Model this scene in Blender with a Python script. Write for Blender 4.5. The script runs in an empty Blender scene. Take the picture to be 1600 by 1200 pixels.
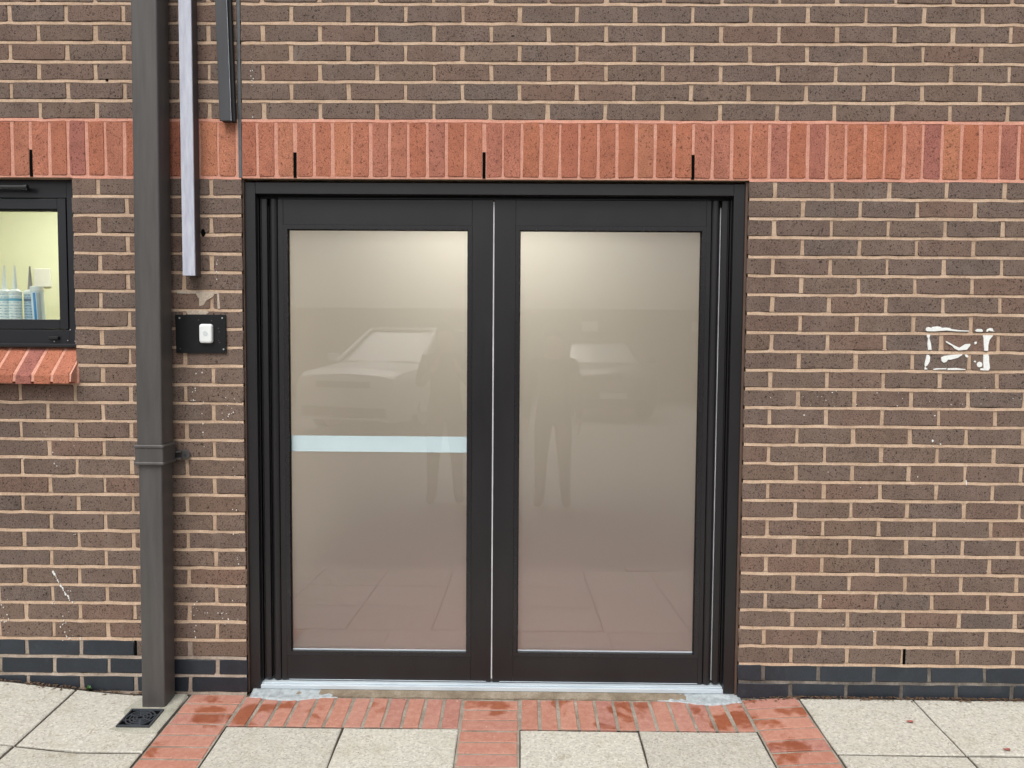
import bpy, bmesh, math, random
from mathutils import Vector, Matrix
random.seed(7)
R = math.radians
sc = bpy.context.scene
col = sc.collection

# ------------------------------------------------------------------ camera
cam_d = bpy.data.cameras.new('camera'); cam = bpy.data.objects.new('camera', cam_d); col.objects.link(cam)
cam_d.sensor_width = 36; cam_d.lens = 27.0; cam_d.clip_start = 0.05; cam_d.clip_end = 500
def cam_matrix(pos, yaw, pitch, roll):
    f = Vector((math.sin(yaw)*math.cos(pitch), math.cos(yaw)*math.cos(pitch), math.sin(pitch)))
    r = Vector((math.cos(yaw), -math.sin(yaw), 0)); u = r.cross(f)
    r2 = r*math.cos(roll) + u*math.sin(roll); u2 = -r*math.sin(roll) + u*math.cos(roll)
    m = Matrix((r2, u2, -f)).transposed().to_4x4(); m.translation = pos
    return m
cam.matrix_world = cam_matrix(Vector((.1118, -3.0796, 1.4514)), -.0108, -.0535, .0067)
sc.camera = cam

# ------------------------------------------------------------------ sky, sun, exposure
SUN_EL, SUN_AZ = R(58), R(-18)       # azimuth measured from straight behind the camera, negative = to the left
world = bpy.data.worlds.new('World'); sc.world = world; world.use_nodes = True
nt = world.node_tree; nt.nodes.clear()
sky = nt.nodes.new('ShaderNodeTexSky'); sky.sky_type = 'NISHITA'; sky.sun_disc = False
sky.sun_elevation = SUN_EL; sky.sun_rotation = R(180) - SUN_AZ
sky.air_density = 1.0; sky.dust_density = 5.0; sky.ozone_density = 1.0
hsv = nt.nodes.new('ShaderNodeHueSaturation'); hsv.inputs['Saturation'].default_value = 0.28
bg = nt.nodes.new('ShaderNodeBackground'); bg.inputs['Strength'].default_value = 0.12
wo = nt.nodes.new('ShaderNodeOutputWorld')
nt.links.new(sky.outputs[0], hsv.inputs['Color']); nt.links.new(hsv.outputs[0], bg.inputs['Color']); nt.links.new(bg.outputs[0], wo.inputs['Surface'])
sun_d = bpy.data.lights.new('sun', 'SUN'); sun_d.energy = 1.5; sun_d.angle = R(34); sun_d.color = (1, .96, .9)
sun = bpy.data.objects.new('sun', sun_d); col.objects.link(sun)
sdir = Vector((math.sin(SUN_AZ)*math.cos(SUN_EL), -math.cos(SUN_AZ)*math.cos(SUN_EL), math.sin(SUN_EL)))   # towards the sun
sun.rotation_euler = sdir.to_track_quat('Z', 'Y').to_euler(); sun.location = sdir*20
vs = sc.view_settings
vs.view_transform = 'Standard'; vs.look = 'None'; vs.gamma = 1; vs.use_curve_mapping = False; vs.exposure = 0.35
sc.render.engine = 'CYCLES'
cy = sc.cycles; cy.use_denoising = True; cy.max_bounces = 10; cy.transmission_bounces = 8; cy.transparent_max_bounces = 10
cy.caustics_reflective = False; cy.caustics_refractive = True; cy.sample_clamp_indirect = 6

# ------------------------------------------------------------------ helpers
OFF = {}
def off(o):
    v = Vector((0, 0, 0))
    while o is not None:
        v += o.location; o = o.parent
    return v
def link(o, parent=None):
    col.objects.link(o)
    if parent is not None: o.parent = parent
    return o
def tag(o, label=None, cat=None, group=None, kind=None):
    if label: o['label'] = label
    if cat: o['category'] = cat
    if group: o['group'] = group
    if kind: o['kind'] = kind
    return o
def thing(name, loc, label, cat, group=None):
    o = bpy.data.objects.new(name, None); o.empty_display_size = .1; o.location = loc
    link(o); return tag(o, label, cat, group)
class MB:
    """collects shapes in world coordinates, then builds one mesh object"""
    def __init__(s): s.v = []; s.f = []; s.mi = []
    def quad(s, *pts, mi=0):
        n = len(s.v); s.v += [tuple(p) for p in pts]; s.f.append(tuple(range(n, n+len(pts)))); s.mi.append(mi)
    def box(s, x0, x1, y0, y1, z0, z1, mi=0):
        n = len(s.v)
        s.v += [(x0,y0,z0),(x1,y0,z0),(x1,y1,z0),(x0,y1,z0),(x0,y0,z1),(x1,y0,z1),(x1,y1,z1),(x0,y1,z1)]
        for q in ((0,3,2,1),(4,5,6,7),(0,1,5,4),(1,2,6,5),(2,3,7,6),(3,0,4,7)):
            s.f.append(tuple(n+i for i in q)); s.mi.append(mi)
        return s
    def loft(s, rings, cap=True, closed=True, mi=0):
        n = len(s.v); k = len(rings[0])
        for r in rings: s.v += [tuple(p) for p in r]
        for i in range(len(rings)-1):
            for j in range(k if closed else k-1):
                a = n+i*k+j; b = n+i*k+(j+1) % k
                s.f.append((a, b, b+k, a+k)); s.mi.append(mi)
        if cap:
            s.f.append(tuple(n+j for j in reversed(range(k)))); s.mi.append(mi)
            m = n+(len(rings)-1)*k; s.f.append(tuple(m+j for j in range(k))); s.mi.append(mi)
        return s
    def cyl(s, p, q, r0, r1=None, n=16, mi=0):
        r1 = r0 if r1 is None else r1
        p, q = Vector(p), Vector(q); d = (q-p).normalized()
        a = d.orthogonal().normalized(); b = d.cross(a)
        ring = lambda c, r: [c + (a*math.cos(t)+b*math.sin(t))*r for t in [2*math.pi*i/n for i in range(n)]]
        return s.loft([ring(p, r0), ring(q, r1)], mi=mi)
    def prism(s, poly, y0, y1, mi=0):
        """polygon in X,Z extruded along Y"""
        return s.loft([[(x, y1, z) for x, z in poly], [(x, y0, z) for x, z in poly]], mi=mi)
    def build(s, name, mat, parent=None, bevel=0, smooth=False, seg=2):
        me = bpy.data.meshes.new(name); o = off(parent) if parent else Vector((0,0,0))
        me.from_pydata([(v[0]-o.x, v[1]-o.y, v[2]-o.z) for v in s.v], [], s.f)
        for m in (mat if isinstance(mat, (list, tuple)) else [mat]): me.materials.append(m)
        for p, i in zip(me.polygons, s.mi): p.material_index = i
        bm = bmesh.new(); bm.from_mesh(me)
        bmesh.ops.recalc_face_normals(bm, faces=bm.faces)
        if bevel:
            es = [e for e in bm.edges if len(e.link_faces) == 2 and e.calc_face_angle(0) > .5]
            bmesh.ops.bevel(bm, geom=es, offset=bevel, segments=seg, profile=.5, affect='EDGES', clamp_overlap=True)
        bm.to_mesh(me); bm.free()
        if smooth:
            for p in me.polygons: p.use_smooth = True
        ob = bpy.data.objects.new(name, me)
        return link(ob, parent)

# ------------------------------------------------------------------ materials
def newmat(name):
    m = bpy.data.materials.new(name); m.use_nodes = True
    nt = m.node_tree; b = nt.nodes['Principled BSDF']
    return m, nt, b
def N(nt, t, **kw):
    n = nt.nodes.new(t)
    for k, v in kw.items():
        if k in n.inputs.keys(): n.inputs[k].default_value = v
        else: setattr(n, k, v)
    return n
def ramp(nt, src, stops):
    r = nt.nodes.new('ShaderNodeValToRGB'); e = r.color_ramp.elements
    while len(e) < len(stops): e.new(.5)
    for el, (p, c) in zip(e, stops):
        el.position = p; el.color = c if len(c) == 4 else (*c, 1)
    nt.links.new(src, r.inputs[0]); return r.outputs[0]
def mix(nt, fac, a, b, mode='MIX'):
    n = nt.nodes.new('ShaderNodeMix'); n.data_type = 'RGBA'; n.blend_type = mode
    for i, x in ((0, fac), (6, a), (7, b)):
        if isinstance(x, bpy.types.NodeSocket): nt.links.new(x, n.inputs[i])
        else: n.inputs[i].default_value = x if not isinstance(x, tuple) else (*x, 1)
    return n.outputs[2]
def coords(nt, rnd=True, kind='Object'):
    tc = nt.nodes.new('ShaderNodeTexCoord')
    if not rnd: return tc.outputs[kind], None
    oi = nt.nodes.new('ShaderNodeObjectInfo')
    sc_ = N(nt, 'ShaderNodeVectorMath', operation='SCALE'); sc_.inputs[0].default_value = (37, 71, 53)
    nt.links.new(oi.outputs['Random'], sc_.inputs['Scale'])
    ad = N(nt, 'ShaderNodeVectorMath', operation='ADD')
    nt.links.new(tc.outputs[kind], ad.inputs[0]); nt.links.new(sc_.outputs[0], ad.inputs[1])
    return ad.outputs[0], oi.outputs['Random']
def noise(nt, vec, scale, detail=4, rough=.6, dist=0):
    n = N(nt, 'ShaderNodeTexNoise', Scale=scale, Detail=detail, Roughness=rough, Distortion=dist)
    nt.links.new(vec, n.inputs['Vector']); return n.outputs['Fac']
def stretch(nt, vec, s):
    m = N(nt, 'ShaderNodeMapping'); m.inputs['Scale'].default_value = s
    nt.links.new(vec, m.inputs['Vector']); return m.outputs[0]
def bump(nt, b, h, strength=.3, dist=.002):
    n = N(nt, 'ShaderNodeBump', Strength=strength, Distance=dist)
    nt.links.new(h, n.inputs['Height']); nt.links.new(n.outputs[0], b.inputs['Normal'])
def plain(name, c, rough=.5, metal=0, spec=.5, var=.12, scale=14, bmp=0, bscale=300):
    m, nt, b = newmat(name)
    v, _ = coords(nt, False)
    n = noise(nt, v, scale, 6)
    lo = tuple(x*(1-var) for x in c); hi = tuple(min(1, x*(1+var)) for x in c)
    nt.links.new(ramp(nt, n, [(.3, lo), (.7, hi)]), b.inputs['Base Color'])
    b.inputs['Roughness'].default_value = rough; b.inputs['Metallic'].default_value = metal
    b.inputs['Specular IOR Level'].default_value = spec
    if bmp: bump(nt, b, noise(nt, v, bscale, 3), bmp, .001)
    return m
def brick_mat(name, cols, dark=.35, speck=.5, rough=.85, drag=True, bl=(.35, .33, .3), blotch=.12, spec=.3, bs=.5, aspect=(1, 1, 1)):
    m, nt, b = newmat(name)
    v, rnd = coords(nt)
    base = ramp(nt, rnd, [(i/(len(cols)-1), c) for i, c in enumerate(cols)])
    n1 = noise(nt, v, 16, 5)
    c = mix(nt, ramp(nt, n1, [(.35, (0,0,0)), (.7, (1,1,1))]), base, mix(nt, 1, base, (.80, .79, .78), 'MULTIPLY'))
    n2 = noise(nt, v, 330, 3, .7)
    c = mix(nt, .78, c, ramp(nt, n2, [(.3, (.2,.2,.2)), (.7, (.85,.85,.85))]), 'OVERLAY')
    # dark drag pits
    vp = stretch(nt, v, aspect)
    vo = N(nt, 'ShaderNodeTexNoise', Scale=150, Detail=2, Roughness=.65, Distortion=.6); nt.links.new(vp, vo.inputs['Vector'])
    pit = ramp(nt, vo.outputs['Fac'], [(.0, (1,1,1)), (.355, (1,1,1)), (.415, (0,0,0))])
    pf = N(nt, 'ShaderNodeMath', operation='MULTIPLY'); nt.links.new(pit, pf.inputs[0]); pf.inputs[1].default_value = speck
    c = mix(nt, pf.outputs[0], c, mix(nt, 1, base, (dark, dark*.95, dark*.95), 'MULTIPLY'))
    # pale mortar smears and dots
    wv = nt.nodes.new('ShaderNodeNewGeometry').outputs['Position']
    sp = noise(nt, wv, 95, 2, .7)
    clus = noise(nt, wv, 2.3, 3)
    am = N(nt, 'ShaderNodeMath', operation='MULTIPLY')
    nt.links.new(ramp(nt, sp, [(.68, (0,0,0)), (.74, (1,1,1))]), am.inputs[0]); nt.links.new(ramp(nt, clus, [(.42, (0,0,0)), (.7, (.75,.75,.75))]), am.inputs[1])
    c = mix(nt, am.outputs[0], c, bl)
    bm_ = noise(nt, stretch(nt, wv, (1, 1, .5)), 11, 5, .75)
    bf = ramp(nt, bm_, [(.58, (0,0,0)), (.78, (blotch*2,)*3)])
    c = mix(nt, bf, c, bl)
    stn = noise(nt, stretch(nt, wv, (1.6, 1, .55)), 1.5, 5, .6)
    c = mix(nt, 1, c, ramp(nt, stn, [(.32, (.80,.79,.79)), (.5, (1,1,1)), (.7, (1.0,.97,.93))]), 'MULTIPLY')
    nt.links.new(c, b.inputs['Base Color'])
    b.inputs['Roughness'].default_value = rough; b.inputs['Specular IOR Level'].default_value = spec
    h = N(nt, 'ShaderNodeMath', operation='SUBTRACT'); nt.links.new(n2, h.inputs[0]); nt.links.new(pit, h.inputs[1])
    bump(nt, b, h.outputs[0], bs, .0016)
    return m
M = {}
M['brown'] = brick_mat('brown_brick', [(.168,.122,.099), (.188,.135,.108), (.172,.127,.106), (.200,.130,.101), (.158,.121,.104), (.184,.127,.098)], dark=.12, speck=.92)
M['blue'] = brick_mat('blue_engineering_brick', [(.020,.027,.038), (.028,.036,.048), (.017,.023,.033)], speck=.15, rough=.42, blotch=.08, spec=.5, bs=.15, bl=(.2,.2,.2))
M['red'] = brick_mat('red_soldier_brick', [(.45,.168,.096), (.40,.143,.090), (.49,.200,.115), (.345,.132,.105), (.455,.176,.112), (.42,.152,.088)], dark=.30, speck=.85, bl=(.55,.36,.28), blotch=.06, aspect=(1, 1, .8))
def mortar_mat(name, a, b_, c_):
    m, nt, b = newmat(name)
    v, _ = coords(nt, False)
    n = noise(nt, v, 9, 6, .7); n2 = noise(nt, v, 260, 3)
    c = ramp(nt, n, [(.3, a), (.5, b_), (.72, c_)])
    n3 = noise(nt, v, 55, 4, .7)
    c = mix(nt, ramp(nt, n3, [(.55, (0,0,0)), (.72, (.55,.55,.55))]), c, mix(nt, 1, c, (.62,.56,.52), 'MULTIPLY'))
    c = mix(nt, .5, c, ramp(nt, n2, [(.3, (.28,.28,.28)), (.7, (.76,.76,.76))]), 'OVERLAY')
    nt.links.new(c, b.inputs['Base Color']); b.inputs['Roughness'].default_value = .95; b.inputs['Specular IOR Level'].default_value = .15
    bump(nt, b, n2, .5, .002); return m
M['mortar'] = mortar_mat('sand_mortar', (.38,.270,.190), (.475,.345,.248), (.565,.43,.32))
M['red_mortar'] = mortar_mat('red_mortar', (.54,.255,.185), (.59,.295,.220), (.63,.35,.265))
M['dark_mortar'] = mortar_mat('dark_mortar', (.06,.055,.050), (.14,.125,.11), (.28,.25,.215))
M['dirty_mortar'] = mortar_mat('dirty_mortar', (.20,.165,.135), (.34,.28,.23), (.46,.39,.33))
M['bead'] = plain('glazing_bead', (.014,.013,.015), .26, spec=.5, var=.05)
M['gasket'] = plain('black_gasket', (.006,.006,.007), .7, var=.05)
M['wframe'] = plain('charcoal_window_frame', (.0115,.0125,.016), .36, var=.08)
M['sealant'] = plain('brown_sealant', (.10,.062,.045), .6, var=.2)
M['grey_sealant'] = plain('grey_sealant', (.10,.11,.12), .45, var=.25, scale=30)
M['seal'] = plain('white_brush_seal', (.62,.63,.66), .6, var=.25, scale=6)
M['strip'] = plain('pale_blue_film', (.66,.80,.86), .6, var=.04, scale=5)
M['hole'] = plain('hole_dark', (.003,.003,.003), .95, spec=.05)  # flat black painted for the shade inside holes and the drain
M['vent'] = plain('weep_vent_plastic', (.003,.003,.003), .95, spec=.05)  # flat black painted for the shaded opening of the weep slots
M['black_plate'] = plain('black_plate', (.005,.0055,.007), .45, spec=.35, var=.3, scale=40)
M['white_plastic'] = plain('white_plastic', (.80,.83,.83), .35, var=.03)
M['screw'] = plain('screw', (.65,.65,.63), .35, metal=.6)
M['white_paint'] = plain('white_paint', (.80,.82,.80), .7, var=.08, scale=120, bmp=.3, bscale=500)
def streaky(name, a, b_, rough, s=(26, 26, 2.2), extra=None, metal=0, lo=.35, hi=.68):
    m, nt, b = newmat(name); v, _ = coords(nt, False)
    n = noise(nt, stretch(nt, v, s), 1, 8, .65)
    c = ramp(nt, n, [(lo, a), (hi, b_)])
    if extra:
        n3 = noise(nt, v, 24, 5, .7, .8)
        c = mix(nt, ramp(nt, n3, [(.60, (0,0,0)), (.72, (.7,.7,.7))]), c, extra)
    nt.links.new(c, b.inputs['Base Color']); b.inputs['Metallic'].default_value = metal
    r_ = N(nt, 'ShaderNodeMapRange'); r_.inputs['To Min'].default_value = rough-.1; r_.inputs['To Max'].default_value = rough+.15
    nt.links.new(n, r_.inputs['Value']); nt.links.new(r_.outputs[0], b.inputs['Roughness'])
    bump(nt, b, noise(nt, v, 300, 2), .06, .001); return m
M['alu'] = streaky('pale_aluminium', (.50,.58,.64), (.66,.74,.79), .42, s=(3, 40, 40), metal=.15)
M['frame'] = streaky('brown_black_aluminium', (.0105,.0098,.0112), (.0150,.0138,.0150), .34, s=(5, 5, 1.2))
M['pipe'] = streaky('grey_brown_downpipe', (.062,.057,.055), (.088,.082,.079), .45, extra=(.075,.071,.070))
M['trunk_lid'] = streaky('pale_trunking_lid', (.42,.44,.53), (.57,.60,.68), .45, s=(60, 60, 9))
M['trunk_body'] = streaky('purple_brown_trunking', (.050,.040,.044), (.075,.062,.066), .5)
M['trunk_dark'] = streaky('charcoal_trunking', (.035,.037,.042), (.052,.055,.062), .42)
def slab_mat():
    m, nt, b = newmat('exposed_aggregate_slab'); v, rnd = coords(nt)
    base = ramp(nt, rnd, [(0, (.445,.435,.395)), (.5, (.48,.47,.43)), (1, (.415,.405,.37))])
    vo = N(nt, 'ShaderNodeTexVoronoi', Scale=150); nt.links.new(v, vo.inputs['Vector'])
    sep = N(nt, 'ShaderNodeSeparateColor'); nt.links.new(vo.outputs['Color'], sep.inputs[0])
    c = mix(nt, .42, base, ramp(nt, sep.outputs[0], [(0, (.22,.2,.17)), (.18, (.42,.41,.37)), (.5, (.55,.54,.5)), (.85, (.66,.65,.6)), (1, (.85,.84,.8))]), 'OVERLAY')
    n = noise(nt, v, 7, 6, .7)
    c = mix(nt, ramp(nt, n, [(.52, (0,0,0)), (.75, (.55,.55,.55))]), c, (.36,.33,.25))
    st = noise(nt, v, 17, 4, .8, 1.2)
    c = mix(nt, ramp(nt, st, [(.585, (0,0,0)), (.68, (.6,.6,.6))]), c, (.26,.21,.14))
    ds = noise(nt, v, 120, 1)
    c = mix(nt, ramp(nt, ds, [(.72, (0,0,0)), (.76, (.8,.8,.8))]), c, (.12,.11,.09))
    nt.links.new(c, b.inputs['Base Color']); b.inputs['Roughness'].default_value = .9; b.inputs['Specular IOR Level'].default_value = .25
    bump(nt, b, vo.outputs['Distance'], .35, .002); return m
M['slab'] = slab_mat()
def paver_mat():
    m, nt, b = newmat('red_clay_paver'); v, rnd = coords(nt)
    base = ramp(nt, rnd, [(0, (.37,.155,.108)), (.25, (.42,.195,.138)), (.45, (.33,.140,.110)), (.7, (.40,.190,.145)), (1, (.36,.150,.100))])
    n = noise(nt, v, 40, 5, .7)
    c = mix(nt, ramp(nt, n, [(.4, (0,0,0)), (.75, (.5,.5,.5))]), base, (.56,.33,.26))
    ds = noise(nt, v, 150, 2)
    c = mix(nt, ramp(nt, ds, [(.66, (0,0,0)), (.72, (.8,.8,.8))]), c, (.20,.07,.05))
    w = noise(nt, v, 90, 2); c = mix(nt, ramp(nt, w, [(.70, (0,0,0)), (.76, (.7,.7,.7))]), c, (.66,.56,.48))
    # wet patches, laid out over the whole paving
    pos = nt.nodes.new('ShaderNodeNewGeometry').outputs['Position']
    wn = noise(nt, stretch(nt, pos, (1, 1.2, 1)), 5.2, 4, .6, .5)
    # puddled spots: by the drainpipe corner, before the door and at its right jamb
    acc = wn
    for (px_, py_, sx_, sy_, amt) in ((-1.06, -.13, 4.2, 5.2, .20), (-.80, -.08, 5, 9, .12), (-.03, -.06, 7, 14, .13), (.93, -.13, 6.5, 6.5, .20), (1.13, -.36, 7, 7, .12)):
        sb = N(nt, 'ShaderNodeVectorMath', operation='SUBTRACT'); nt.links.new(pos, sb.inputs[0]); sb.inputs[1].default_value = (px_, py_, 0)
        ml = N(nt, 'ShaderNodeVectorMath', operation='MULTIPLY'); nt.links.new(sb.outputs[0], ml.inputs[0]); ml.inputs[1].default_value = (sx_, sy_, 0)
        ln = N(nt, 'ShaderNodeVectorMath', operation='LENGTH'); nt.links.new(ml.outputs[0], ln.inputs[0])
        mr = N(nt, 'ShaderNodeMapRange'); nt.links.new(ln.outputs['Value'], mr.inputs['Value']); mr.inputs['To Min'].default_value = amt; mr.inputs['To Max'].default_value = 0
        ad_ = N(nt, 'ShaderNodeMath', operation='ADD'); nt.links.new(acc, ad_.inputs[0]); nt.links.new(mr.outputs[0], ad_.inputs[1]); acc = ad_.outputs[0]
    s2 = N(nt, 'ShaderNodeMath', operation='ADD'); nt.links.new(acc, s2.inputs[0]); s2.inputs[1].default_value = -.012
    wet = ramp(nt, s2.outputs[0], [(.555, (0,0,0)), (.625, (1,1,1))])
    c = mix(nt, wet, c, mix(nt, 1, c, (.70,.47,.33), 'MULTIPLY'))
    nt.links.new(c, b.inputs['Base Color'])
    r_ = N(nt, 'ShaderNodeMapRange'); r_.inputs['To Min'].default_value = .85; r_.inputs['To Max'].default_value = .3
    nt.links.new(wet, r_.inputs['Value']); nt.links.new(r_.outputs[0], b.inputs['Roughness'])
    bump(nt, b, ds, .3, .0015); return m
M['paver'] = paver_mat()
M['paver_joint'] = mortar_mat('grey_paver_joint', (.17,.145,.115), (.27,.24,.20), (.40,.37,.32))
M['soil'] = mortar_mat('dark_joint_soil', (.040,.034,.028), (.065,.056,.046), (.10,.088,.075))
M['cement'] = mortar_mat('rough_cement', (.26,.26,.21), (.35,.345,.29), (.44,.43,.37))
M['smear'] = mortar_mat('pale_mortar_smear', (.40,.33,.26), (.50,.42,.34), (.60,.52,.43))
M['sandy_bed'] = mortar_mat('sandy_bedding', (.15,.12,.085), (.23,.19,.14), (.34,.30,.24))
M['pale_sealant'] = plain('pale_grey_sealant', (.36,.40,.42), .5, var=.3, scale=50, bmp=.4, bscale=120)
M['asphalt'] = plain('asphalt', (.25,.24,.23), .9, var=.25, scale=40, bmp=.5, bscale=200)
M['kerb'] = plain('concrete_kerb', (.34,.33,.30), .9, var=.15)
M['iron'] = plain('cast_grate', (.045,.052,.062), .45, var=.2)
M['green'] = plain('weed_leaf', (.05,.13,.03), .6, var=.3, scale=60)
M['litter'] = plain('dry_leaf_litter', (.13,.075,.04), .9, var=.5, scale=60)
M['red_leaf'] = plain('red_leaf', (.32,.10,.08), .8, var=.3)
# interior
M['cream'] = plain('cream_paint', (.79,.75,.67), .8, var=.03)
M['yellow'] = plain('yellow_green_paint', (.82,.84,.62), .8, var=.02)
M['ceil'] = plain('white_ceiling', (.82,.80,.74), .9, var=.02)
M['floor'] = plain('red_brown_floor', (.23,.085,.10), .7, var=.1)
M['inner_sill'] = plain('white_inner_sill', (.8,.8,.78), .4, var=.02)
def emis(name, c, s):
    m = bpy.data.materials.new(name); m.use_nodes = True; nt = m.node_tree; nt.nodes.clear()
    e = N(nt, 'ShaderNodeEmission'); e.inputs[0].default_value = (*c, 1); e.inputs[1].default_value = s
    o = N(nt, 'ShaderNodeOutputMaterial'); nt.links.new(e.outputs[0], o.inputs[0]); return m
M['lamp'] = emis('warm_lamp_diffuser', (1, .93, .77), 46)
M['lamp2'] = emis('store_lamp_diffuser', (1, .97, .86), 13)
def schlick(nt, f0):
    lw = N(nt, 'ShaderNodeLayerWeight'); lw.inputs['Blend'].default_value = .5
    p = N(nt, 'ShaderNodeMath', operation='POWER'); nt.links.new(lw.outputs['Facing'], p.inputs[0]); p.inputs[1].default_value = 5
    q = N(nt, 'ShaderNodeMath', operation='MULTIPLY_ADD'); nt.links.new(p.outputs[0], q.inputs[0]); q.inputs[1].default_value = 1-f0; q.inputs[2].default_value = f0
    return q.outputs[0]
def glass_front():
    m = bpy.data.materials.new('pane_outer_face'); m.use_nodes = True; nt = m.node_tree; nt.nodes.clear()
    t = N(nt, 'ShaderNodeBsdfTransparent'); t.inputs[0].default_value = (.97,.98,.97,1)
    g = N(nt, 'ShaderNodeBsdfGlossy'); g.inputs['Roughness'].default_value = .012
    f = schlick(nt, .105)
    mx = N(nt, 'ShaderNodeMixShader'); nt.links.new(f, mx.inputs[0]); nt.links.new(t.outputs[0], mx.inputs[1]); nt.links.new(g.outputs[0], mx.inputs[2])
    o = N(nt, 'ShaderNodeOutputMaterial'); nt.links.new(mx.outputs[0], o.inputs[0]); return m
def frosted_back():
    m = bpy.data.materials.new('pane_frosted_film'); m.use_nodes = True; nt = m.node_tree; nt.nodes.clear()
    r = N(nt, 'ShaderNodeBsdfRefraction', Roughness=.58, IOR=1.25); r.inputs[0].default_value = (.95,.95,.93,1)
    tl = N(nt, 'ShaderNodeBsdfTranslucent'); tl.inputs[0].default_value = (.9,.89,.86,1)
    df = N(nt, 'ShaderNodeBsdfDiffuse'); df.inputs[0].default_value = (.62,.60,.57,1)
    a = N(nt, 'ShaderNodeMixShader'); a.inputs[0].default_value = .40; nt.links.new(r.outputs[0], a.inputs[1]); nt.links.new(tl.outputs[0], a.inputs[2])
    b = N(nt, 'ShaderNodeMixShader'); b.inputs[0].default_value = .17; nt.links.new(a.outputs[0], b.inputs[1]); nt.links.new(df.outputs[0], b.inputs[2])
    o = N(nt, 'ShaderNodeOutputMaterial'); nt.links.new(b.outputs[0], o.inputs[0]); return m
M['pane_front'] = glass_front(); M['pane_back'] = frosted_back()

# ------------------------------------------------------------------ ground heights
def sstep(t): t = max(0., min(1., t)); return t*t*(3-2*t)
KERB = 2.05
def g(x, y):
    d = -y
    z = -.065*max(0, min(d, KERB))
    if d > KERB: z = -.133
    z += .10*max(0, -1.50-x) if x > -2.6 else .11
    z += .017*sstep((x-.95)/.3)
    return z
def road_z(x, y):
    d = -y; return -.233 + .233*max(0, min(1, (d-2.2)/7.5))

m = MB()
xs = [-60,-20,-8,-4,-3,-2.6]+[-2.5+.1*i for i in range(16)]+[-.9,-.5,0,.5,.9]+[1.0,1.1,1.2,1.3,2,3,5,9,20,60]; ys = [.35,0,-.25,-.5,-1,-1.5,-2.0]
for i in range(len(xs)-1):
    for j in range(len(ys)-1):
        m.quad(*[(x, y, g(x, y)-.0075) for x, y in ((xs[i],ys[j]),(xs[i],ys[j+1]),(xs[i+1],ys[j+1]),(xs[i+1],ys[j]))])
ground = tag(m.build('ground', M['soil']), 'dark earth bed showing in the paving joints', kind='structure')
m = MB(); ys = [-2.19,-3,-4,-5,-6,-7,-8,-9.7,-12,-20,-60,-150]; xs = [-150,-20,-5,0,5,20,150]
for i in range(len(xs)-1):
    for j in range(len(ys)-1):
        m.quad(*[(x, y, road_z(x, y)) for x, y in ((xs[i],ys[j]),(xs[i],ys[j+1]),(xs[i+1],ys[j+1]),(xs[i+1],ys[j]))])
road = tag(m.build('road', M['asphalt']), 'dark asphalt car park opposite the door', kind='structure')

pavement = bpy.data.objects.new('pavement', None); link(pavement); tag(pavement, 'pale slab and red brick pavement in front of the door', kind='structure')
def ground_piece(name, mat, poly, parent, top=0., thick=.05, ch=.004, jit=.002):
    """slab or paver: polygon (x, y) laid on the sloping ground with a chamfered, slightly uneven rim"""
    n = len(poly); cx = sum(p[0] for p in poly)/n; cyy = sum(p[1] for p in poly)/n
    pts = []
    for i in range(n):
        a, b = poly[i], poly[(i+1) % n]
        L = math.hypot(b[0]-a[0], b[1]-a[1]); k = 1 if L < .12 else (2 if L < .3 else 4)
        for q in range(k):
            t = (q + (random.uniform(-.15, .15) if q else 0))/k
            pts.append((a[0]+(b[0]-a[0])*t+random.uniform(-jit, jit), a[1]+(b[1]-a[1])*t+random.uniform(-jit, jit)))
    tilt = random.uniform(-.004, .004); ty = random.uniform(-.004, .004); dz = random.uniform(-.0012, .0012)
    def zz(x, y): return g(x, y)+top+dz+tilt*(x-cx)+ty*(y-cyy)
    ins = [(cx+(x-cx)*(1-ch/max(.03, abs(x-cx)+.0001)) if abs(x-cx) > .012 else x, cyy+(y-cyy)*(1-ch/max(.03, abs(y-cyy)+.0001)) if abs(y-cyy) > .012 else y) for x, y in pts]
    c0 = Vector((cx, cyy, g(cx, cyy)))
    rings = [[(x-cx, y-cyy, zz(x, y)-thick-c0.z) for x, y in pts], [(x-cx, y-cyy, zz(x, y)-ch*.7-c0.z) for x, y in pts], [(x-cx, y-cyy, zz(x, y)-c0.z) for x, y in ins]]
    mm = MB(); mm.loft(rings)
    o = mm.build(name, mat); o.location = c0; o.parent = parent
    return o
def rect(x0, x1, d0, d1): return [(x0, -d0), (x1, -d0), (x1, -d1), (x0, -d1)]
J = .006
# the big slabs
for x0, x1 in ((-.996,-.557), (-.550,-.114), (.123,.567), (.574,1.016)):
    for d0, d1 in ((.240,.685),):
        ground_piece('paving_slab', M['slab'], rect(x0, x1, d0, d1), pavement)
for x0, x1 in ((-1.232,-.797), (-.789,-.347), (-.339,.103), (.111,.553), (.561,1.003), (1.011,1.25)):
    for d0, d1 in ((.694,1.137), (1.146,1.589), (1.598,2.04)):
        ground_piece('paving_slab', M['slab'], rect(x0, x1, d0, d1), pavement)
for x0, x1 in ((1.258,1.711), (1.718,2.165), (2.172,2.62), (2.627,3.08), (3.087,3.54)):
    for d0, d1 in ((-.02,.388), (.400,.846), (.856,1.303), (1.313,1.760), (1.770,2.04)):
        ground_piece('paving_slab', M['slab'], rect(x0, x1, max(d0, .017), d1), pavement)
for x0, x1 in ((-1.697,-1.240), (-2.150,-1.704), (-2.603,-2.157), (-3.056,-2.61), (-3.509,-3.063)):
    for d0, d1 in ((.018,.404), (.416,.866), (.876,1.323), (1.333,1.780), (1.790,2.04)):
        ground_piece('paving_slab', M['slab'], rect(x0, x1, d0, d1), pavement)
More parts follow.
